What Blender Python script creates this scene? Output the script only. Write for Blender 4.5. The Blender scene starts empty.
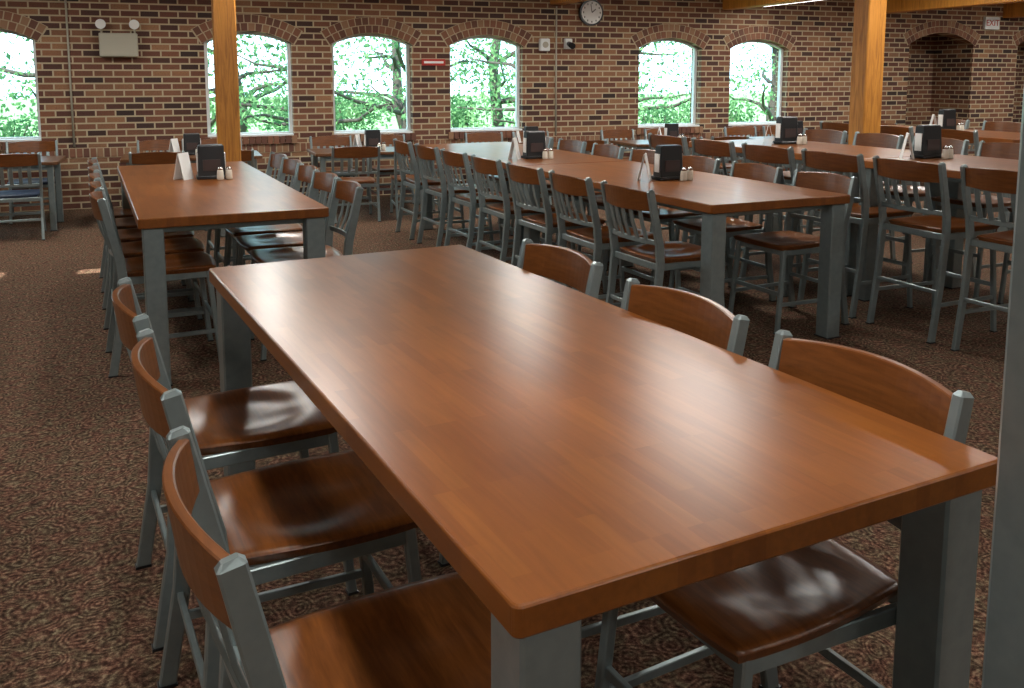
import bpy, math, random
from mathutils import Vector, Matrix
random.seed(7)
sc = bpy.context.scene
V = Vector

# ---------------------------------------------------------------- mesh builder
class MB:
    def __init__(s): s.v=[]; s.f=[]; s.m=[]; s.sm=[]
    def face(s, idx, m=0, smooth=False):
        s.f.append(tuple(idx)); s.m.append(m); s.sm.append(smooth)
    def add(s, pts):
        n=len(s.v); s.v.extend([tuple(p) for p in pts]); return list(range(n,n+len(pts)))
    def rings(s, rings, m=0, smooth=False, cap=True, closed=False):
        ids=[s.add(r) for r in rings]; n=len(rings[0])
        for i in range(len(ids)-1):
            for j in range(n):
                k=(j+1)%n
                s.face((ids[i][j],ids[i][k],ids[i+1][k],ids[i+1][j]),m,smooth)
        if cap:
            s.face(ids[0][::-1],m); s.face(ids[-1],m)
    def oct(s,c,a,b,ch=0.25):
        c=V(c);a=V(a);b=V(b);mn=min(a.length,b.length)*ch
        ca=a*(1-mn/a.length); cb=b*(1-mn/b.length)
        return [c+ca+b,c-ca+b,c-a+cb,c-a-cb,c-ca-b,c+ca-b,c+a-cb,c+a+cb]
    def bar(s,pts,a,b,m=0,ch=0.25):
        rs=[]
        for i,p in enumerate(pts):
            aa=a[i] if isinstance(a,list) else a
            bb=b[i] if isinstance(b,list) else b
            rs.append(s.oct(p,aa,bb,ch))
        s.rings(rs,m)
    def box(s,c,size,m=0,ch=0.0,rz=0.0):
        R=Matrix.Rotation(rz,3,'Z'); c=V(c); x,y,z=[q/2 for q in size]
        a=R@V((x,0,0)); b=R@V((0,y,0))
        if ch>0:
            e=ch
            a2=a*(1-e/a.length); b2=b*(1-e/b.length); f=e/min(x,y)
            rs=[s.oct(c+V((0,0,-z)),a2,b2,f),s.oct(c+V((0,0,-z+e)),a,b,f),s.oct(c+V((0,0,z-e)),a,b,f),s.oct(c+V((0,0,z)),a2,b2,f)]
            s.rings(rs,m)
        else:
            r=lambda zz:[c+a+b+V((0,0,zz)),c-a+b+V((0,0,zz)),c-a-b+V((0,0,zz)),c+a-b+V((0,0,zz))]
            s.rings([r(-z),r(z)],m)
    def tube(s,pts,radii,n=10,m=0,smooth=True):
        rs=[]
        for i,p in enumerate(pts):
            p=V(p)
            d=(V(pts[min(i+1,len(pts)-1)])-V(pts[max(i-1,0)])).normalized()
            ref=V((0,0,1)) if abs(d.z)<0.9 else V((1,0,0))
            a=d.cross(ref).normalized(); b=d.cross(a).normalized()
            r=radii[i] if isinstance(radii,(list,tuple)) else radii
            rs.append([p+a*r*math.cos(2*math.pi*k/n)+b*r*math.sin(2*math.pi*k/n) for k in range(n)])
        s.rings(rs,m,smooth)
    def mesh(s,name,mats,recalc=True):
        me=bpy.data.meshes.new(name); me.from_pydata(s.v,[],s.f)
        for mt in mats: me.materials.append(mt)
        for i,p in enumerate(me.polygons):
            p.material_index=s.m[i]; p.use_smooth=s.sm[i]
        me.update()
        if recalc:
            import bmesh
            bm=bmesh.new(); bm.from_mesh(me); bmesh.ops.recalc_face_normals(bm,faces=bm.faces[:]); bm.to_mesh(me); bm.free()
        return me
def obj(name,me,M=None,parent=None):
    o=bpy.data.objects.new(name,me); sc.collection.objects.link(o)
    if parent is not None: o.parent=parent
    if M is not None: o.matrix_local=M
    return o

# ---------------------------------------------------------------- materials
def mat(name):
    m=bpy.data.materials.new(name); m.use_nodes=True
    nt=m.node_tree; b=nt.nodes['Principled BSDF']
    return m,nt,b
def simple(name,col,rough=.5,metal=0.0,emit=None,es=0,coat=0):
    m,nt,b=mat(name); b.inputs['Base Color'].default_value=(*col,1)
    b.inputs['Roughness'].default_value=rough; b.inputs['Metallic'].default_value=metal
    if coat: b.inputs['Coat Weight'].default_value=coat; b.inputs['Coat Roughness'].default_value=.12
    if emit: b.inputs['Emission Color'].default_value=(*emit,1); b.inputs['Emission Strength'].default_value=es
    return m
def N(nt,t,**k):
    n=nt.nodes.new(t)
    for a,v in k.items(): setattr(n,a,v)
    return n
def ramp(nt,stops,interp='LINEAR'):
    r=N(nt,'ShaderNodeValToRGB'); cr=r.color_ramp; cr.interpolation=interp
    while len(cr.elements)<len(stops): cr.elements.new(0.5)
    for e,(p,c) in zip(cr.elements,stops): e.position=p; e.color=(*c,1)
    return r
def noise(nt,vec,scale,detail=3,rough=.5,dist=0):
    n=N(nt,'ShaderNodeTexNoise'); n.inputs['Scale'].default_value=scale; n.inputs['Detail'].default_value=detail
    n.inputs['Roughness'].default_value=rough; n.inputs['Distortion'].default_value=dist
    if vec is not None: nt.links.new(vec,n.inputs['Vector'])
    return n
def mix(nt,fac,a,b,mode='MIX'):
    n=N(nt,'ShaderNodeMix',data_type='RGBA',blend_type=mode)
    for s,v in ((0,fac),(6,a),(7,b)):
        if isinstance(v,bpy.types.NodeSocket): nt.links.new(v,n.inputs[s])
        elif isinstance(v,(int,float)): n.inputs[s].default_value=v
        else: n.inputs[s].default_value=(*v,1)
    return n.outputs[2]
def bump(nt,b,h,strength=.3,dist=.01):
    n=N(nt,'ShaderNodeBump'); n.inputs['Strength'].default_value=strength; n.inputs['Distance'].default_value=dist
    nt.links.new(h,n.inputs['Height']); nt.links.new(n.outputs[0],b.inputs['Normal'])

def brick_mat():
    m,nt,b=mat('brick_masonry')
    tc=N(nt,'ShaderNodeTexCoord'); sep=N(nt,'ShaderNodeSeparateXYZ'); nt.links.new(tc.outputs['Object'],sep.inputs[0])
    ad=N(nt,'ShaderNodeMath',operation='ADD'); nt.links.new(sep.outputs[0],ad.inputs[0]); nt.links.new(sep.outputs[1],ad.inputs[1])
    cb=N(nt,'ShaderNodeCombineXYZ'); nt.links.new(ad.outputs[0],cb.inputs[0]); nt.links.new(sep.outputs[2],cb.inputs[1])
    br=N(nt,'ShaderNodeTexBrick'); nt.links.new(cb.outputs[0],br.inputs['Vector'])
    br.inputs['Color1'].default_value=(0,0,0,1); br.inputs['Color2'].default_value=(1,1,1,1); br.inputs['Mortar'].default_value=(.5,.5,.5,1)
    br.inputs['Scale'].default_value=1; br.inputs['Mortar Size'].default_value=.0100; br.inputs['Mortar Smooth'].default_value=.1
    br.inputs['Brick Width'].default_value=.225; br.inputs['Row Height'].default_value=.082; br.offset=.5
    r=ramp(nt,[(0,(.035,.020,.018)),(.25,(.125,.046,.030)),(.5,(.20,.082,.046)),(.72,(.30,.155,.080)),(.86,(.15,.058,.036)),(1,(.055,.028,.024))])
    nt.links.new(br.outputs['Color'],r.inputs[0])
    nz=noise(nt,tc.outputs['Object'],60,4)
    c=mix(nt,.45,r.outputs[0],nz.outputs[0],'OVERLAY')
    nb=noise(nt,tc.outputs['Object'],1.3,3); rb=ramp(nt,[(.3,(.78,.78,.80)),(.7,(1.12,1.08,1.02))]); nt.links.new(nb.outputs[0],rb.inputs[0])
    c=mix(nt,1,c,rb.outputs[0],'MULTIPLY')
    c2=mix(nt,br.outputs['Fac'],c,(.46,.38,.25))
    nt.links.new(c2,b.inputs['Base Color']); b.inputs['Roughness'].default_value=.85
    inv=N(nt,'ShaderNodeMath',operation='SUBTRACT'); inv.inputs[0].default_value=1; nt.links.new(br.outputs['Fac'],inv.inputs[1])
    bump(nt,b,inv.outputs[0],.5,.007)
    return m
def wood_top():
    m,nt,b=mat('butcher_block_maple')
    tc=N(nt,'ShaderNodeTexCoord')
    br=N(nt,'ShaderNodeTexBrick'); 
    mp=N(nt,'ShaderNodeMapping'); mp.inputs['Rotation'].default_value=(0,0,math.pi/2); nt.links.new(tc.outputs['Object'],mp.inputs[0])
    nt.links.new(mp.outputs[0],br.inputs['Vector'])
    br.inputs['Color1'].default_value=(0,0,0,1); br.inputs['Color2'].default_value=(1,1,1,1); br.inputs['Mortar'].default_value=(.5,.5,.5,1)
    br.inputs['Scale'].default_value=1; br.inputs['Mortar Size'].default_value=0; br.inputs['Brick Width'].default_value=.30
    br.inputs['Row Height'].default_value=.036; br.offset=.37; br.offset_frequency=3
    r=ramp(nt,[(0,(.188,.056,.0095)),(.5,(.215,.067,.0118)),(1,(.250,.082,.0150))])
    nt.links.new(br.outputs['Color'],r.inputs[0])
    mp2=N(nt,'ShaderNodeMapping'); mp2.inputs['Scale'].default_value=(50,4,50); nt.links.new(tc.outputs['Object'],mp2.inputs[0])
    g=noise(nt,mp2.outputs[0],1.2,5,.55,.4)
    gr=ramp(nt,[(.3,(.84,.84,.84)),(.7,(1.10,1.10,1.10))]); nt.links.new(g.outputs[0],gr.inputs[0])
    c=mix(nt,1,r.outputs[0],gr.outputs[0],'MULTIPLY')
    n2=noise(nt,tc.outputs['Object'],2.2,2); r2=ramp(nt,[(.3,(.88,.88,.88)),(.7,(1.1,1.1,1.1))]); nt.links.new(n2.outputs[0],r2.inputs[0])
    c=mix(nt,1,c,r2.outputs[0],'MULTIPLY')
    nt.links.new(c,b.inputs['Base Color'])
    b.inputs['Roughness'].default_value=.29; b.inputs['Specular IOR Level'].default_value=.5
    bump(nt,b,g.outputs[0],.03,.002)
    return m
def wood_chair(name,c0,c1,sc_=(6,60,60),rough=.28):
    m,nt,b=mat(name); tc=N(nt,'ShaderNodeTexCoord')
    mp=N(nt,'ShaderNodeMapping'); mp.inputs['Scale'].default_value=sc_; nt.links.new(tc.outputs['Object'],mp.inputs[0])
    g=noise(nt,mp.outputs[0],1.2,5,.6,.5)
    r=ramp(nt,[(.3,c0),(.7,c1)]); nt.links.new(g.outputs[0],r.inputs[0]); nt.links.new(r.outputs[0],b.inputs['Base Color'])
    b.inputs['Roughness'].default_value=rough
    return m
def carpet_mat():
    m,nt,b=mat('patterned_carpet'); tc=N(nt,'ShaderNodeTexCoord'); P=tc.outputs['Object']
    wp=noise(nt,P,4,2); 
    va=N(nt,'ShaderNodeVectorMath',operation='MULTIPLY_ADD'); nt.links.new(wp.outputs['Color'],va.inputs[0]); va.inputs[1].default_value=(.16,.16,0); nt.links.new(P,va.inputs[2])
    vo=N(nt,'ShaderNodeTexVoronoi'); vo.inputs['Scale'].default_value=10; nt.links.new(va.outputs[0],vo.inputs['Vector'])
    mu=N(nt,'ShaderNodeMath',operation='MULTIPLY'); nt.links.new(vo.outputs['Distance'],mu.inputs[0]); mu.inputs[1].default_value=40
    si=N(nt,'ShaderNodeMath',operation='SINE'); nt.links.new(mu.outputs[0],si.inputs[0])
    n0=noise(nt,P,55,5,.7)
    ad=N(nt,'ShaderNodeMath',operation='MULTIPLY_ADD'); nt.links.new(si.outputs[0],ad.inputs[0]); ad.inputs[1].default_value=.07; nt.links.new(n0.outputs[0],ad.inputs[2])
    r=ramp(nt,[(.34,(.030,.017,.012)),(.46,(.082,.048,.034)),(.56,(.145,.095,.066)),(.70,(.30,.23,.16))]); nt.links.new(ad.outputs[0],r.inputs[0])
    n1=noise(nt,P,18,3); r1=ramp(nt,[(.40,(.88,1.0,.84)),(.60,(1.22,.86,.80))]); nt.links.new(n1.outputs[0],r1.inputs[0])
    c=mix(nt,.7,r.outputs[0],r1.outputs[0],'MULTIPLY')
    n3=noise(nt,P,220,2)
    c=mix(nt,.5,c,n3.outputs[0],'OVERLAY')
    nt.links.new(c,b.inputs['Base Color']); b.inputs['Roughness'].default_value=.95; b.inputs['Specular IOR Level'].default_value=.1
    bump(nt,b,n3.outputs[0],.5,.004)
    return m
def timber_mat():
    m,nt,b=mat('honey_timber'); tc=N(nt,'ShaderNodeTexCoord')
    mp=N(nt,'ShaderNodeMapping'); mp.inputs['Scale'].default_value=(14,14,1.2); nt.links.new(tc.outputs['Object'],mp.inputs[0])
    g=noise(nt,mp.outputs[0],2,5,.6,1.2)
    r=ramp(nt,[(.3,(.36,.135,.02)),(.55,(.58,.24,.036)),(.8,(.66,.31,.06))]); nt.links.new(g.outputs[0],r.inputs[0])
    nt.links.new(r.outputs[0],b.inputs['Base Color']); b.inputs['Roughness'].default_value=.45
    return m
def metal_mat():
    m,nt,b=mat('silver_powdercoat'); tc=N(nt,'ShaderNodeTexCoord')
    g=noise(nt,tc.outputs['Object'],30,3); r=ramp(nt,[(.3,(.24,.295,.30)),(.7,(.28,.335,.34))]); nt.links.new(g.outputs[0],r.inputs[0])
    nt.links.new(r.outputs[0],b.inputs['Base Color']); b.inputs['Metallic'].default_value=.55; b.inputs['Roughness'].default_value=.34
    return m
BR=brick_mat(); WT=wood_top(); CARP=carpet_mat(); TIM=timber_mat(); MET=metal_mat()
WSEAT=wood_chair('seat_cherry',(.105,.031,.007),(.21,.070,.016),rough=.29)
WRAIL=wood_chair('rail_cherry',(.115,.036,.009),(.195,.066,.016),(5,40,60))
NAVY=simple('navy_vinyl',(.02,.035,.07),.4)
WHITE=simple('white_frame',(.75,.78,.78),.4); BLACK=simple('black_plastic',(.012,.013,.015),.35)
PAPER=simple('white_paper',(.8,.8,.78),.7); PRINT=simple('menu_print',(.05,.03,.028),.5); CREAM=simple('cream_ceramic',(.75,.72,.62),.35)
CHROME=simple('chrome',(.6,.6,.6),.2,1); BEIGE=simple('beige_enamel',(.42,.40,.32),.4); RED=simple('red_sign',(.45,.03,.02),.4)
CEIL=simple('ceiling_tile',(.62,.60,.55),.9); PLAST=simple('painted_wall',(.42,.38,.33),.85)
BR1=simple('arch_brick_a',(.22,.095,.055),.85); BR2=simple('arch_brick_b',(.14,.06,.04),.85); BR3=simple('arch_brick_c',(.29,.16,.09),.85); MORT=simple('mortar',(.44,.36,.24),.9)
DARKTOP=simple('dark_laminate',(.13,.055,.022),.3)

# ---------------------------------------------------------------- camera
cam=bpy.data.cameras.new('camera'); co=bpy.data.objects.new('camera',cam); sc.collection.objects.link(co)
co.location=(0,0,1.65); co.rotation_euler=(math.radians(90-7.18),0,0)
cam.lens=905/1024*36; cam.sensor_width=36; cam.shift_y=-154/1024; cam.clip_start=.05; cam.clip_end=300
sc.camera=co

# ---------------------------------------------------------------- room
TH=math.atan2(.3487,.937)
W0=V((-1.906,12.5,0))
RM=Matrix.Translation(W0)@Matrix.Rotation(TH,4,'Z')
RMI=RM.inverted()
XL,XR,YB,HC=-9.0,14.5,-18.5,3.1
T=.30
def arch_pts(cx,hw,spring,rise,n=14):
    R=(hw*hw+rise*rise)/(2*rise); zc=spring+rise-R; a0=math.asin(hw/R)
    return [(cx+R*math.sin(-a0+2*a0*i/n), zc+R*math.cos(-a0+2*a0*i/n)) for i in range(n+1)],R,zc,a0
opens=[]
for cx in (-6.31,-4.66,-1.63,0,1.65,4.65,6.28): opens.append((cx,.55,.86,2.08,.15,'w'))
for cx in (10.05,12.55): opens.append((cx,.72,0.0,2.20,.20,'n'))
mb=MB(); x=XL-T
def quadXZ(x0,z0,x1,z1,y=0,m=0): mb.face(mb.add([(x0,y,z0),(x1,y,z0),(x1,y,z1),(x0,y,z1)]),m)
for cx,hw,sill,spr,rise,k in opens:
    for y in (0,T): quadXZ(x,0,cx-hw,HC,y)
    pts,_,_,_=arch_pts(cx,hw,spr,rise)
    for y in (0,T):
        if sill>0: quadXZ(cx-hw,0,cx+hw,sill,y)
        for (xa,za),(xb,zb) in zip(pts,pts[1:]):
            mb.face(mb.add([(xa,y,za),(xb,y,zb),(xb,y,HC),(xa,y,HC)]))
    loop=[(cx-hw,sill)]+pts+[(cx+hw,sill)]
    for (xa,za),(xb,zb) in zip(loop,loop[1:]):
        mb.face(mb.add([(xa,0,za),(xb,0,zb),(xb,T,zb),(xa,T,za)]))
    if sill>0: mb.face(mb.add([(cx-hw,0,sill),(cx+hw,0,sill),(cx+hw,T,sill),(cx-hw,T,sill)]))
    x=cx+hw
for y in (0,T): quadXZ(x,0,XR+T,HC,y)
for cx,hw,sill,spr,rise,k in opens:
    if k=='n':
        D=.9; h=spr+rise+.02; a,b_=cx-hw-.01,cx+hw+.01
        mb.face(mb.add([(a,D,0),(b_,D,0),(b_,D,h),(a,D,h)]))
        mb.face(mb.add([(a,T,0),(a,D,0),(a,D,h),(a,T,h)])); mb.face(mb.add([(b_,T,0),(b_,D,0),(b_,D,h),(b_,T,h)]))
        mb.face(mb.add([(a,T,h),(b_,T,h),(b_,D,h),(a,D,h)]))
obj('wall_far',mb.mesh('wall_far',[BR],False),RM)
mb=MB()
for cx,hw,sill,spr,rise,k in opens:
    pts,R,zc,a0=arch_pts(cx,hw,spr,rise)
    for ring in range(2):
        r0=R+.005+ring*.108; r1=r0+.096; n=int(2*a0*r0/.08)
        ext=a0+.03
        for i in range(n):
            t0=-ext+2*ext*i/n; t1=-ext+2*ext*(i+1)/n; g=.007/r0; t0+=g; t1-=g
            mm=random.choice([0,0,1,1,2])
            q=[(cx+r*math.sin(t),zc+r*math.cos(t)) for r,t in ((r0,t0),(r0,t1),(r1,t1),(r1,t0))]
            A=[(px,-.010,pz) for px,pz in q]; B=[(px,.02,pz) for px,pz in q]
            mb.rings([A,B],mm)
    n=16;ext=a0+.04
    inn=[];out=[]
    for i in range(n+1):
        t=-ext+2*ext*i/n
        inn.append((cx+R*math.sin(t),-.004,zc+R*math.cos(t))); out.append((cx+(R+.215)*math.sin(t),-.004,zc+(R+.215)*math.cos(t)))
    I=mb.add(inn);O=mb.add(out)
    for i in range(n): mb.face((I[i],I[i+1],O[i+1],O[i]),3)
    if sill>0:
        n=15
        for i in range(n):
            xx=cx-hw-.04+(2*hw+.08)*(i+.5)/n
            mb.box((xx,-.012,sill-.05),((2*hw+.08)/n-.012,.07,.1),random.choice([0,1,2]))
obj('trim_arch_bricks',mb.mesh('trim_arch_bricks',[BR1,BR2,BR3,MORT]),RM)
mb=MB(); xx=XL
while xx<9.0:
    mb.box((xx,-.004,.70),(.062,.016,.11),random.choice([0,0,1,2,2])); xx+=.078
mb.box(((XL+9)/2,.0,.70),(9-XL,.004,.13),3)
obj('trim_soldier_band',mb.mesh('trim_soldier_band',[BR1,BR2,BR3,MORT]),RM)
# windows
GL=bpy.data.materials.new('window_glass'); GL.use_nodes=True; nt=GL.node_tree; nt.nodes.clear()
o_=N(nt,'ShaderNodeOutputMaterial'); tr=N(nt,'ShaderNodeBsdfTransparent'); gl=N(nt,'ShaderNodeBsdfGlossy'); gl.inputs['Roughness'].default_value=.02
tr.inputs[0].default_value=(.90,.98,1,1); mx=N(nt,'ShaderNodeMixShader'); mx.inputs[0].default_value=.05
nt.links.new(tr.outputs[0],mx.inputs[1]); nt.links.new(gl.outputs[0],mx.inputs[2]); nt.links.new(mx.outputs[0],o_.inputs[0])
wi=0
for cx,hw,sill,spr,rise,k in opens:
    if k!='w': continue
    wi+=1; mb=MB()
    y0,y1=.13,.19; fw=.045
    po,_,_,_=arch_pts(cx,hw,spr,rise); pi,_,_,_=arch_pts(cx,hw-fw,spr,rise-fw*.9)
    lo=[(cx-hw,sill)]+po+[(cx+hw,sill)]; li=[(cx-hw+fw,sill+fw)]+pi+[(cx+hw-fw,sill+fw)]
    n=len(lo)
    rs=[mb.add([(a,y0,b) for a,b in lo]),mb.add([(a,y0,b) for a,b in li]),mb.add([(a,y1,b) for a,b in li]),mb.add([(a,y1,b) for a,b in lo])]
    for j in range(n):
        k2=(j+1)%n
        for q in range(4):
            A=rs[q];B=rs[(q+1)%4]; mb.face((A[j],A[k2],B[k2],B[j]),0)
    mb.face(mb.add([(a,.16,b) for a,b in li]),1)
    mb.box((cx,.065,sill+.012),(2*hw-.01,.13,.024),0)
    obj('window_%d'%wi,mb.mesh('window',[WHITE,GL]),RM)
    pl=bpy.data.lights.new('window_portal','AREA'); pl.shape='RECTANGLE'; pl.size=2*hw; pl.size_y=spr+rise-sill
    pl.cycles.is_portal=True
    po_=bpy.data.objects.new('window_portal',pl); sc.collection.objects.link(po_)
    po_.matrix_world=RM@Matrix.Translation((cx,.26,(sill+spr+rise)/2))@Matrix.Rotation(math.radians(-90),4,'X')

mb=MB(); mb.face(mb.add([(XL-T,YB-T,0),(XR+T,YB-T,0),(XR+T,1.0,0),(XL-T,1.0,0)])); obj('floor',mb.mesh('floor',[CARP]),RM)
mb=MB(); mb.box((XL-T/2,(YB)/2,HC/2),(T,-YB,HC)); obj('wall_left',mb.mesh('wall_left',[BR]),RM)
mb=MB(); mb.box((XR+T/2,(YB)/2,HC/2),(T,-YB,HC)); obj('wall_right',mb.mesh('wall_right',[BR]),RM)
mb=MB(); mb.box(((XL+XR)/2,YB-T/2,HC/2),(XR-XL+2*T,T,HC)); obj('wall_near',mb.mesh('wall_near',[PLAST]),RM)
toSun=V((-.45,-.62,.78)).normalized()
sun_slots=[]  # made-up, unseen ceiling slots that let the sun throw patches on the carpet
for px,py,sx,sy in ((-4.36,7.38,.50,.20),(-3.50,7.60,.38,.17)):
    q=V((px,py,0))+toSun*(HC/toSun.z); l=RMI@q
    sun_slots.append((l.x-sx/2,l.y-sy/2,l.x+sx/2,l.y+sy/2))
xs=sorted([XL-T,XR+T]+[h[0] for h in sun_slots]+[h[2] for h in sun_slots]); ys=sorted([YB-T,.0+T]+[h[1] for h in sun_slots]+[h[3] for h in sun_slots])
mb=MB()
for i in range(len(xs)-1):
    for j in range(len(ys)-1):
        mx_,my_=(xs[i]+xs[i+1])/2,(ys[j]+ys[j+1])/2
        if any(h[0]<mx_<h[2] and h[1]<my_<h[3] for h in sun_slots): continue
        mb.face(mb.add([(xs[i],ys[j],HC),(xs[i+1],ys[j],HC),(xs[i+1],ys[j+1],HC),(xs[i],ys[j+1],HC)]))
obj('ceiling',mb.mesh('ceiling',[CEIL]),RM)
for bx in (-6.06,-3.13,-.2,2.73,5.66,8.59,11.52):
    mb=MB(); mb.bar([(bx,-.01,2.885),(bx,YB+.01,2.885)],V((.11,0,0)),V((0,0,.205)),0,.08)
    obj('ceiling_beam',mb.mesh('ceiling_beam',[TIM]),RM)
for px,py in ((-2.93,9.35),(3.60,9.25)):
    mb=MB(); mb.box((0,0,HC/2),(.225,.225,HC),0,.012)
    mb.box((0,0,.06),(.26,.26,.12),1,.01)
    obj('timber_post',mb.mesh('timber_post',[TIM,MET]),Matrix.Translation((px,py,0))@Matrix.Rotation(TH,4,'Z'))
mb=MB(); mb.box((0,0,HC/2),(.2,.2,HC),0,.008); mb.box((0,0,.01),(.3,.3,.02),0,.004)
obj('steel_column',mb.mesh('steel_column',[MET]),Matrix.Translation((.828,1.2,0))@Matrix.Rotation(math.radians(27.6),4,'Z'))

# ---------------------------------------------------------------- lights
TUBE=simple('fluorescent_tube',(1,1,1),.5,emit=(1,.98,.94),es=6)
def fixture(X,Y,L,z=3.0,e=60,w=.28):
    mb=MB(); mb.box((0,0,.03),(w,L,.06),0,.01); mb.box((0,0,-.012),(w-.06,L-.08,.02),1)
    for s in (-1,1): mb.box((0,s*L*.35,.06+(HC-z-.09)/2),(.02,.02,max(.01,HC-z-.06)),0)
    o=obj('ceiling_light_fixture',mb.mesh('ceiling_light_fixture',[WHITE,TUBE]),RM@Matrix.Translation((X,Y,z)))
    l=bpy.data.lights.new('fixture_lamp','AREA'); l.shape='RECTANGLE'; l.size=w-.05; l.size_y=L-.1; l.energy=e; l.color=(1,.965,.90)
    lo=bpy.data.objects.new('fixture_lamp',l); sc.collection.objects.link(lo); lo.parent=o; lo.matrix_local=Matrix.Translation((0,0,-.03))
for X in (-4.6,-1.7,1.3,4.2,7.2,10.6):  # unseen fixture rows, added to brighten the posts and tabletops
    for Y in (-6.2,-10.8,-15.0):
        if X==1.3 and Y==-10.8: continue
        fixture(X,Y,1.5,2.98,38)
for X in (-4.6,-1.7,1.3,4.2,7.2,10.6,13.2): fixture(X,-2.4,1.5,2.98,48)
fixture(6.05,-2.6,4.6,2.74,20,.16)

# ---------------------------------------------------------------- furniture
def seat(mb,cz,hx,hy,m,n=22,cy=0):
    top=[];bot=[]
    for j in range(n+1):
        rt=[];rb=[]
        for i in range(n+1):
            a=-1+2*i/n; b=-1+2*j/n
            k=.30
            x=a*math.sqrt(1-k*b*b/2); y=b*math.sqrt(1-k*a*a/2)
            x*=hx*(1.0+.05*b); y*=hy
            rr=math.sqrt((x/.215)**2+((y+.01)/.215)**2)
            s0=max(0.0,min(1.0,(1.0-rr)/.5)); s0=s0*s0*(3-2*s0)
            z=-.014*s0
            z+=.008*math.exp(-(x/.05)**2)*max(0,min(1,(y+.06)/.2))*s0
            e=max(abs(a),abs(b))
            if e>.99: z-=.007
            rt.append((x,y+cy,cz+z)); sh=.95
            rb.append((x*sh,y*sh+cy,cz-.032))
        top.append(mb.add(rt)); bot.append(mb.add(rb))
    for j in range(n):
        for i in range(n):
            mb.face((top[j][i],top[j][i+1],top[j+1][i+1],top[j+1][i]),m,True)
            mb.face((bot[j][i],bot[j+1][i],bot[j+1][i+1],bot[j][i+1]),m,False)
    bt=[(0,i) for i in range(n)]+[(j,n) for j in range(n)]+[(n,i) for i in range(n,0,-1)]+[(j,0) for j in range(n,0,-1)]
    for q in range(len(bt)):
        a=bt[q];b=bt[(q+1)%len(bt)]
        mb.face((top[a[0]][a[1]],top[b[0]][b[1]],bot[b[0]][b[1]],bot[a[0]][a[1]]),m,False)
def make_chair(name,sh,top,hw=.258,seatm=None):
    mb=MB(); k=sh/.61
    fx,fy=.232,.275
    for s in (-1,1):
        P=[(s*(hw-.01),-.275,0),(s*(hw-.01),-.225,.3*k),(s*(hw-.008),-.20,sh-.03),(s*(hw-.004),-.212,sh+.09),(s*hw,-.238,sh+.2),(s*hw,-.285,top)]
        ax=[V((.0135,0,0))]*len(P); ay=[V((0,.022,0)),V((0,.023,0)),V((0,.026,0)),V((0,.026,0)),V((0,.024,0)),V((0,.021,.004))]
        mb.bar(P,ax,ay,0,.3)
        mb.bar([(s*hw,-.285,top),(s*hw,-.287,top+.010)],[V((.0135,0,0)),V((.007,0,0))],[V((0,.021,.004)),V((0,.012,.003))],0,.3)
        mb.bar([(s*fx,fy+.03,0),(s*(fx-.015),fy-.02,sh-.03)],V((.0145,0,0)),V((0,.0145,0)),0,.3)
        mb.bar([(s*(fx+.004),-.20,sh-.05),(s*(fx-.015),fy-.02,sh-.05)],V((.009,0,0)),V((0,0,.02)),0,.3)
        zz=.20*k
        mb.bar([(s*(hw-.012),-.235,zz),(s*(fx-.004),fy+.01,zz)],V((.008,0,0)),V((0,0,.012)),0,.3)
        for q in [(s*(hw-.01),-.275,0.004),(s*fx,fy+.03,0.004)]:
            mb.box(q,(.034,.034 if q[1]>0 else .05,.008),3)
    mb.bar([(-fx+.015,fy-.02,sh-.05),(fx-.015,fy-.02,sh-.05)],V((0,.009,0)),V((0,0,.02)),0,.3)
    mb.bar([(-.24,-.20,sh-.05),(.24,-.20,sh-.05)],V((0,.009,0)),V((0,0,.02)),0,.3)
    mb.bar([(-fx+.004,fy+.005,.27*k),(fx-.004,fy+.005,.27*k)],V((0,.008,0)),V((0,0,.014)),0,.3)
    mb.bar([(-hw+.012,-.232,.27*k),(hw-.012,-.232,.27*k)],V((0,.008,0)),V((0,0,.012)),0,.3)
    seat(mb,sh,.248,.262,1,cy=.052)
    def yc(x,base,bow): return base-bow*(1-(x/hw)**2)
    n=14
    xs=[-hw+.008+(2*hw-.016)*i/n for i in range(n+1)]
    P=[];A=[];B=[]
    for x in xs:
        q=1-(x/hw)**2
        hh=.054+.012*q
        P.append((x,yc(x,-.266,.055),top-.062+.004*q))
        dy=2*.055*x/hw/hw
        nrm=V((-dy,1,0)).normalized()
        A.append(nrm*.010); B.append(V((0,-.14*hh,hh)))
    mb.bar(P,A,B,2,.3)
    zl=sh+.10
    P=[(x,yc(x,-.215,.035),zl) for x in xs]; A=[]
    for x in xs:
        dy=2*.035*x/hw/hw; A.append(V((-dy,1,0)).normalized()*.008)
    mb.bar(P,A,V((0,0,.015)),0,.3)
    for i in range(5):
        x=(-2+i)*.080
        p0=(x,yc(x,-.215,.035),zl); p1=(x,yc(x,-.262,.055),top-.09)
        pm=(x,(p0[1]+p1[1])/2-.006,(zl+top-.095)/2)
        mb.bar([p0,pm,p1],V((.0165,0,0)),V((0,.005,0)),0,.3)
    return mb.mesh(name,[MET,seatm or WSEAT,WRAIL,BLACK])
CH=make_chair('counter_chair',.575,.985); CL=make_chair('dining_chair',.46,.86); CB=make_chair('bar_stool',.71,1.12,.258)
CN=make_chair('dining_chair_navy',.46,.88,seatm=NAVY)
def place_chair(p,d,kind='c',jit=0):
    a=math.atan2(d[1],d[0])-math.pi/2+math.radians(random.uniform(-jit,jit))
    nm,me={'c':('counter_chair',CH),'l':('dining_chair',CL),'n':('dining_chair',CN),'b':('bar_stool',CB)}[kind]
    return obj(nm,me,Matrix.Translation((p[0],p[1],0))@Matrix.Rotation(a,4,'Z'))

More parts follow.
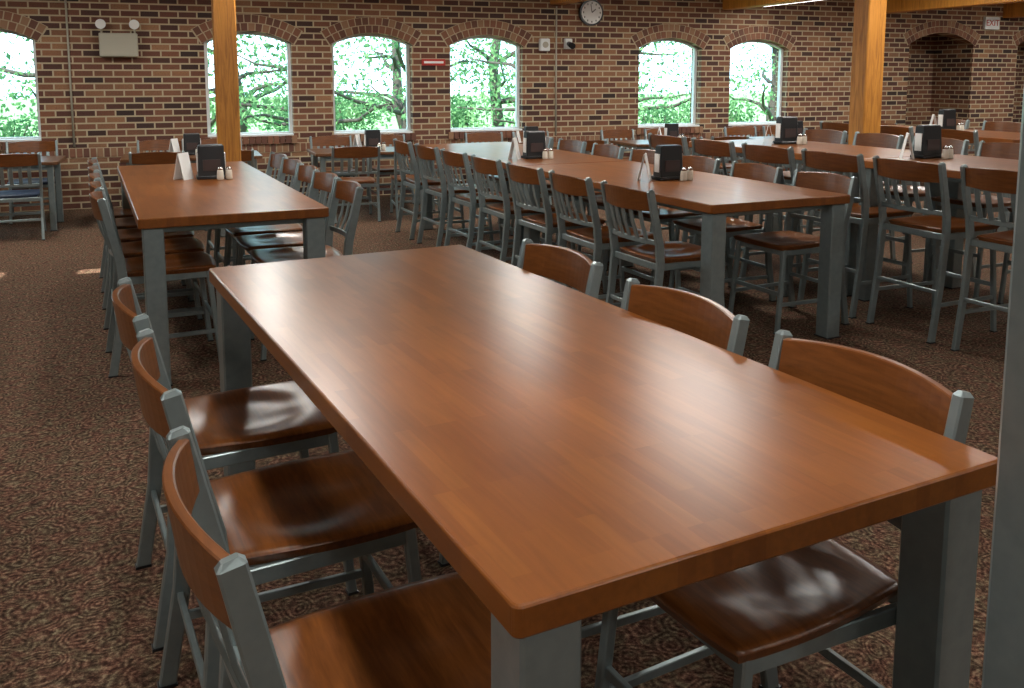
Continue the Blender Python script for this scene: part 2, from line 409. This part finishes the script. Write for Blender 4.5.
def table(center,ang,L=2.54,Wd=1.07,h=.915,th=.053,leg=.105,name='counter_table',topmat=None,ins=.022):
    mb=MB(); hx,hy=Wd/2,L/2
    def loop(z,off,r=.016,n=5):
        pts=[]
        for sx,sy,a0 in ((1,1,0),(-1,1,90),(-1,-1,180),(1,-1,270)):
            for i in range(n+1):
                t=math.radians(a0+90*i/n); pts.append((sx*(hx-r)+(r-off)*math.cos(t),sy*(hy-r)+(r-off)*math.sin(t),z))
        return pts
    mb.rings([loop(h-th,.005),loop(h-th+.002,.002),loop(h-th+.005,0),loop(h-.005,0),loop(h-.002,.002),loop(h,.005)],0)
    for sx in (-1,1):
        for sy in (-1,1):
            mb.box((sx*(hx-ins-leg/2),sy*(hy-ins-leg/2),(h-th)/2),(leg,leg,h-th),1,.006)
            mb.box((sx*(hx-ins-leg/2),sy*(hy-ins-leg/2),.004),(leg+.01,leg+.01,.008),2)
        mb.box((sx*(hx-ins-leg*.8),0,h-th-.02),(.03,L-2*ins-2*leg,.038),1,.003)
    for sy in (-1,1):
        mb.box((0,sy*(hy-ins-leg*.8),h-th-.02),(Wd-2*ins-2*leg,.03,.038),1,.003)
    return obj(name,mb.mesh(name,[topmat or WT,MET,BLACK]),Matrix.Translation((center[0],center[1],0))@Matrix.Rotation(ang,4,'Z'))

A1=math.radians(27.6); C1=V((-.11,2.55)); u1=V((-math.sin(A1),math.cos(A1))); w1=V((math.cos(A1),math.sin(A1)))
table(C1,A1)
for u,w in ((-.84,-.600),(-.10,-.585),(.58,-.58)): place_chair(C1+u1*u+w1*w,w1)
for u,w in ((-.872,.315),(-.19,.32),(.60,.36)): place_chair(C1+u1*u+w1*w,-w1)
A3=math.radians(25.2); O3=V((1.63,5.36)); u3=V((-math.sin(A3),math.cos(A3))); w3=V((math.cos(A3),math.sin(A3)))
G=lambda u,w:O3+u3*u+w3*w
table(G(1.27,0),A3); table(G(3.83,0),A3)
C2=V((-2.14,6.23))
table(C2,A3,L=3.1,Wd=1.0)
for i in range(7):
    u=.46+.71*i
    place_chair(G(u,-.54),w3,jit=2)
    place_chair(G(u+.02,.50),-w3,jit=2)
for i in range(5):
    u=-.98+.56*i
    place_chair(C2+u3*u-w3*.38,w3,jit=1.5); place_chair(C2+u3*(u-.08)+w3*.46,-w3,jit=1.5)
for u in (-.25,1.80): table(G(u,1.885),A3,L=2.03,h=1.04,name='bar_table')
for i in range(6):
    u=-.73+.66*i
    place_chair(G(u,1.215),w3,'b',1.5); place_chair(G(u,2.52),-w3,'b',2)
table(G(2.9,4.9),A3,L=2.4,h=1.04,name='bar_table')
for i in range(3):
    u=2.1+.75*i
    place_chair(G(u,4.28),w3,'b',3); place_chair(G(u,5.52),-w3,'b',3)
rx=V((.937,.3487)); ry=V((-.3487,.937)); RW=lambda X,Y:V((W0.x,W0.y))+rx*X+ry*Y
for X in (-6.6,-4.5,-2.4,-.3,1.8,3.9,6.0,8.1):
    table(RW(X,-1.35),TH+math.pi/2,L=1.5,Wd=.8,h=.75,th=.035,leg=.06,name='dining_table',topmat=DARKTOP,ins=.06)
    kk='n' if X<-2.5 else 'l'
    for dx in (-.36,.36):
        place_chair(RW(X+dx,-1.98),ry,kk,6); place_chair(RW(X+dx,-.70),-ry,kk,5)

# ---------------------------------------------------------------- table-top items
def dispenser_mesh():
    mb=MB()
    mb.box((0,0,.012),(.21,.13,.024),0,.004)
    mb.rings([mb.oct((0,0,.024),V((.095,0,0)),V((0,.055,0)),.15),mb.oct((0,0,.235),V((.088,0,0)),V((0,.042,0)),.15),mb.oct((0,0,.245),V((.08,0,0)),V((0,.036,0)),.15)],0)
    for s in (-1,1):
        mb.box((0,s*.053,.10),(.12,.008,.08),2); mb.box((s*.094,0,.12),(.008,.06,.13),1)
    return mb.mesh('napkin_dispenser',[BLACK,PAPER,PRINT])
def shaker_mesh():
    mb=MB(); mb.tube([(0,0,0),(0,0,.008),(0,0,.06),(0,0,.072)],[.022,.025,.022,.019],14,0); mb.tube([(0,0,.072),(0,0,.088),(0,0,.094)],[.0205,.018,.009],14,1)
    return mb.mesh('salt_shaker',[CREAM,CHROME])
def card_mesh():
    mb=MB(); 
    mb.rings([[(-.06,-.045,0),(.06,-.045,0),(.06,-.042,0),(-.06,-.042,0)],[(-.06,-.003,.19),(.06,-.003,.19),(.06,0,.19),(-.06,0,.19)]],0)
    mb.rings([[(-.06,.042,0),(.06,.042,0),(.06,.045,0),(-.06,.045,0)],[(-.06,0,.19),(.06,0,.19),(.06,.003,.19),(-.06,.003,.19)]],0)
    return mb.mesh('menu_card',[PAPER])
DM,SM,CM=dispenser_mesh(),shaker_mesh(),card_mesh()
def setup(p,z=.915,rot=.4):
    p=V(p); c,s_=math.cos(rot),math.sin(rot)
    def at(dx,dy,r=0): return Matrix.Translation((p.x+dx*c-dy*s_,p.y+dx*s_+dy*c,z+.001))@Matrix.Rotation(rot+r,4,'Z')
    obj('napkin_dispenser',DM,at(0,0)); obj('salt_shaker',SM,at(.05,-.12)); obj('pepper_shaker',SM,at(.11,-.11)); obj('menu_card',CM,at(-.19,.01,.9))
setup(G(1.2,0)); setup(G(3.1,-.12)); setup((-2.17,6.5)); setup(G(.65,1.95),1.04); setup(G(2.2,1.98),1.04); setup(G(2.9,4.9),1.04)
for X in (-4.5,-2.4,-.3,1.8,3.9,6.0): setup(RW(X,-1.35),.75)

# ---------------------------------------------------------------- wall things
def wobj(name,mb,mats,X,Z,Y=-.005): return obj(name,mb.mesh(name,mats),RM@Matrix.Translation((X,Y,Z)))
mb=MB(); mb.tube([(0,0,0),(0,-.05,0)],[.19,.19],40,0); mb.tube([(0,-.05,0),(0,-.056,0)],[.165,.165],40,1,False)
for i in range(12):
    a=i*math.pi/6; mb.box((.135*math.sin(a),-.058,.135*math.cos(a)),(.014,.003,.026),0)
mb.bar([(0,-.061,0),(.06,-.061,.05)],V((.005,0,-.005)),V((0,.002,0)),0); mb.bar([(0,-.061,0),(-.02,-.061,.12)],V((.005,0,0)),V((0,.002,0)),0)
wobj('wall_clock',mb,[BLACK,PAPER],3.27,2.58)
mb=MB(); mb.box((0,-.06,0),(.44,.12,.29),0,.01)
for s in (-1,1):
    mb.tube([(s*.19,-.06,.14),(s*.19,-.06,.22)],[.012,.012],8,0); mb.tube([(s*.19,-.02,.25),(s*.19,-.10,.25),(s*.19,-.13,.25)],[.03,.055,.06],16,1); mb.tube([(s*.19,-.13,.25),(s*.19,-.134,.25)],[.05,.05],16,2)
wobj('emergency_light',mb,[BEIGE,WHITE,PAPER],-3.18,2.03)
mb=MB(); mb.box((0,-.012,0),(.34,.02,.09),0,.003); mb.box((0,-.024,0),(.28,.003,.03),1)
wobj('wall_sign',mb,[RED,PAPER],.857,1.84)
mb=MB(); mb.box((0,-.04,0),(.15,.08,.18),0,.01); mb.tube([(0,-.08,0),(0,-.09,0)],[.045,.045],14,1)
wobj('fire_alarm_strobe',mb,[WHITE,BEIGE],2.52,2.1)
mb=MB(); mb.box((0,-.03,0),(.12,.06,.15),0,.01); mb.tube([(0,-.06,0),(0,-.2,-.04)],[.035,.045],14,1)
wobj('security_camera',mb,[WHITE,BLACK],2.90,2.12)
mb=MB(); mb.box((0,-.03,0),(.34,.06,.22),0,.008)
ex=wobj('exit_sign',mb,[WHITE],11.12,2.58)
tx=bpy.data.curves.new('exit_lettering','FONT'); tx.body='EXIT'; tx.size=.15; tx.extrude=.002; tx.align_x='CENTER'; tx.align_y='CENTER'; tx.materials.append(RED)
to=bpy.data.objects.new('lettering',tx); sc.collection.objects.link(to); to.parent=ex; to.matrix_local=Matrix.Translation((0,-.063,0))@Matrix.Rotation(math.pi/2,4,'X')
for X in (-3.75,2.72):
    mb=MB(); mb.tube([(0,-.015,0.78),(0,-.015,2.66)],[.012,.012],8,0); wobj('wall_conduit',mb,[BEIGE],X,0)

# ---------------------------------------------------------------- outdoors
GR=simple('grass',(.14,.26,.08),.9)
mb=MB(); mb.face(mb.add([(-60,T+.65,-.15),(60,T+.65,-.15),(60,70,-.15),(-60,70,-.15)])); obj('lawn_ground',mb.mesh('lawn_ground',[GR],False),RM)
LF=bpy.data.materials.new('leaves'); LF.use_nodes=True; nt=LF.node_tree; nt.nodes.clear()
o_=N(nt,'ShaderNodeOutputMaterial'); d1=N(nt,'ShaderNodeBsdfDiffuse'); t1=N(nt,'ShaderNodeBsdfTranslucent'); mx=N(nt,'ShaderNodeMixShader'); mx.inputs[0].default_value=.45
tc=N(nt,'ShaderNodeTexCoord'); nz=noise(nt,tc.outputs['Object'],1.5,3); r=ramp(nt,[(.35,(.05,.14,.06)),(.65,(.21,.35,.15))]); nt.links.new(nz.outputs[0],r.inputs[0])
nt.links.new(r.outputs[0],d1.inputs[0]); nt.links.new(r.outputs[0],t1.inputs[0]); nt.links.new(d1.outputs[0],mx.inputs[1]); nt.links.new(t1.outputs[0],mx.inputs[2]); nt.links.new(mx.outputs[0],o_.inputs[0])
BARK=simple('bark',(.05,.04,.032),.9)
def leafblob(mb,c,r,n,s):
    for _ in range(n):
        d=V((random.gauss(0,1),random.gauss(0,1),random.gauss(0,1))).normalized()*(random.random()**.4)
        p=V(c)+V((d.x*r[0],d.y*r[1],d.z*r[2]))
        a=V((random.gauss(0,1),random.gauss(0,1),random.gauss(0,1))).normalized(); b=a.cross(V((random.gauss(0,1),random.gauss(0,1),random.gauss(0,1)))).normalized()
        q=s*random.uniform(.6,1.3)
        mb.face(mb.add([p-a*q,p+b*q*.5,p+a*q,p-b*q*.5]),1)
def tree_mesh(seed):
    random.seed(seed); mb=MB()
    P=[V((0,0,-.1))]; 
    for i in range(6): P.append(P[-1]+V((random.uniform(-.2,.2),random.uniform(-.2,.2),.85)))
    mb.tube(P,[.15,.13,.11,.10,.085,.06,.03],10,0)
    for i in range(14):
        b0=P[random.randint(1,5)]; a=random.uniform(0,6.28); L=random.uniform(1.2,2.6); q=[b0]
        for k in range(4):
            a+=random.uniform(-.35,.35); q.append(q[-1]+V((math.cos(a)*L/4,math.sin(a)*L/4,random.uniform(-.05,.35))))
        mb.tube(q,[.06,.05,.04,.028,.012],6,0)
        leafblob(mb,q[-1],(.9,.9,.6),130,.06); leafblob(mb,q[2],(.7,.7,.5),60,.055)
    return mb.mesh('tree',[BARK,LF],False)
def shrub_mesh(seed):
    random.seed(seed); mb=MB()
    for i in range(6):
        a=random.uniform(0,6.28); mb.tube([(0,0,-.1),(math.cos(a)*.3,math.sin(a)*.3,.5),(math.cos(a)*.6,math.sin(a)*.6,.95)],[.03,.02,.008],6,0)
        leafblob(mb,(math.cos(a)*.5,math.sin(a)*.5,.65),(.55,.55,.5),260,.05)
    return mb.mesh('shrub',[BARK,LF],False)
TM=[tree_mesh(s) for s in (3,11,23)]; SHM=shrub_mesh(5)
random.seed(9)
for X,Y,k,s in ((-7.5,4,0,1),(-4.5,7.5,1,1.1),(-2.4,3.6,2,.9),(0.2,6,0,1),(2.6,8.5,1,1.1),(5.2,5,2,1),(8.0,8,0,1.1),(11,6,1,1),(-10,9,2,1.2),(-1.0,12,1,1.3),(6.5,13,0,1.3),(3.6,12.5,2,1.2),(10.5,14,2,1.3)):
    obj('tree',TM[k],RM@Matrix.Translation((X,Y,-.1))@Matrix.Rotation(random.uniform(0,6),4,'Z')@Matrix.Scale(s,4))
for X,Y,s in ((-6.2,2.6,1.0),(-5.2,4.6,1.0),(-2.2,8,1.1),(1.6,11,1.2),(4.4,10,1.1),(7.0,4.6,1.0),(9.4,6,1.1),(0,9,1.2)):
    obj('shrub',SHM,RM@Matrix.Translation((X,Y,-.1))@Matrix.Rotation(random.uniform(0,6),4,'Z')@Matrix.Scale(s,4))

sl=bpy.data.lights.new('sun','SUN'); sl.energy=16; sl.angle=.008; sl.color=(1,.97,.90)
so=bpy.data.objects.new('sun',sl); sc.collection.objects.link(so); so.rotation_euler=toSun.to_track_quat('Z','Y').to_euler(); so.location=(0,0,20)
w=bpy.data.worlds.new('sky'); sc.world=w; w.use_nodes=True; nt=w.node_tree
bg=nt.nodes['Background']; sky=N(nt,'ShaderNodeTexSky'); sky.sky_type='HOSEK_WILKIE'; sky.sun_direction=toSun; sky.turbidity=3.5; sky.ground_albedo=.4
mxs=mix(nt,.6,sky.outputs[0],(.58,.86,1.0)); nt.links.new(mxs,bg.inputs[0]); bg.inputs[1].default_value=8.5
sc.view_settings.view_transform='Standard'; sc.view_settings.exposure=0
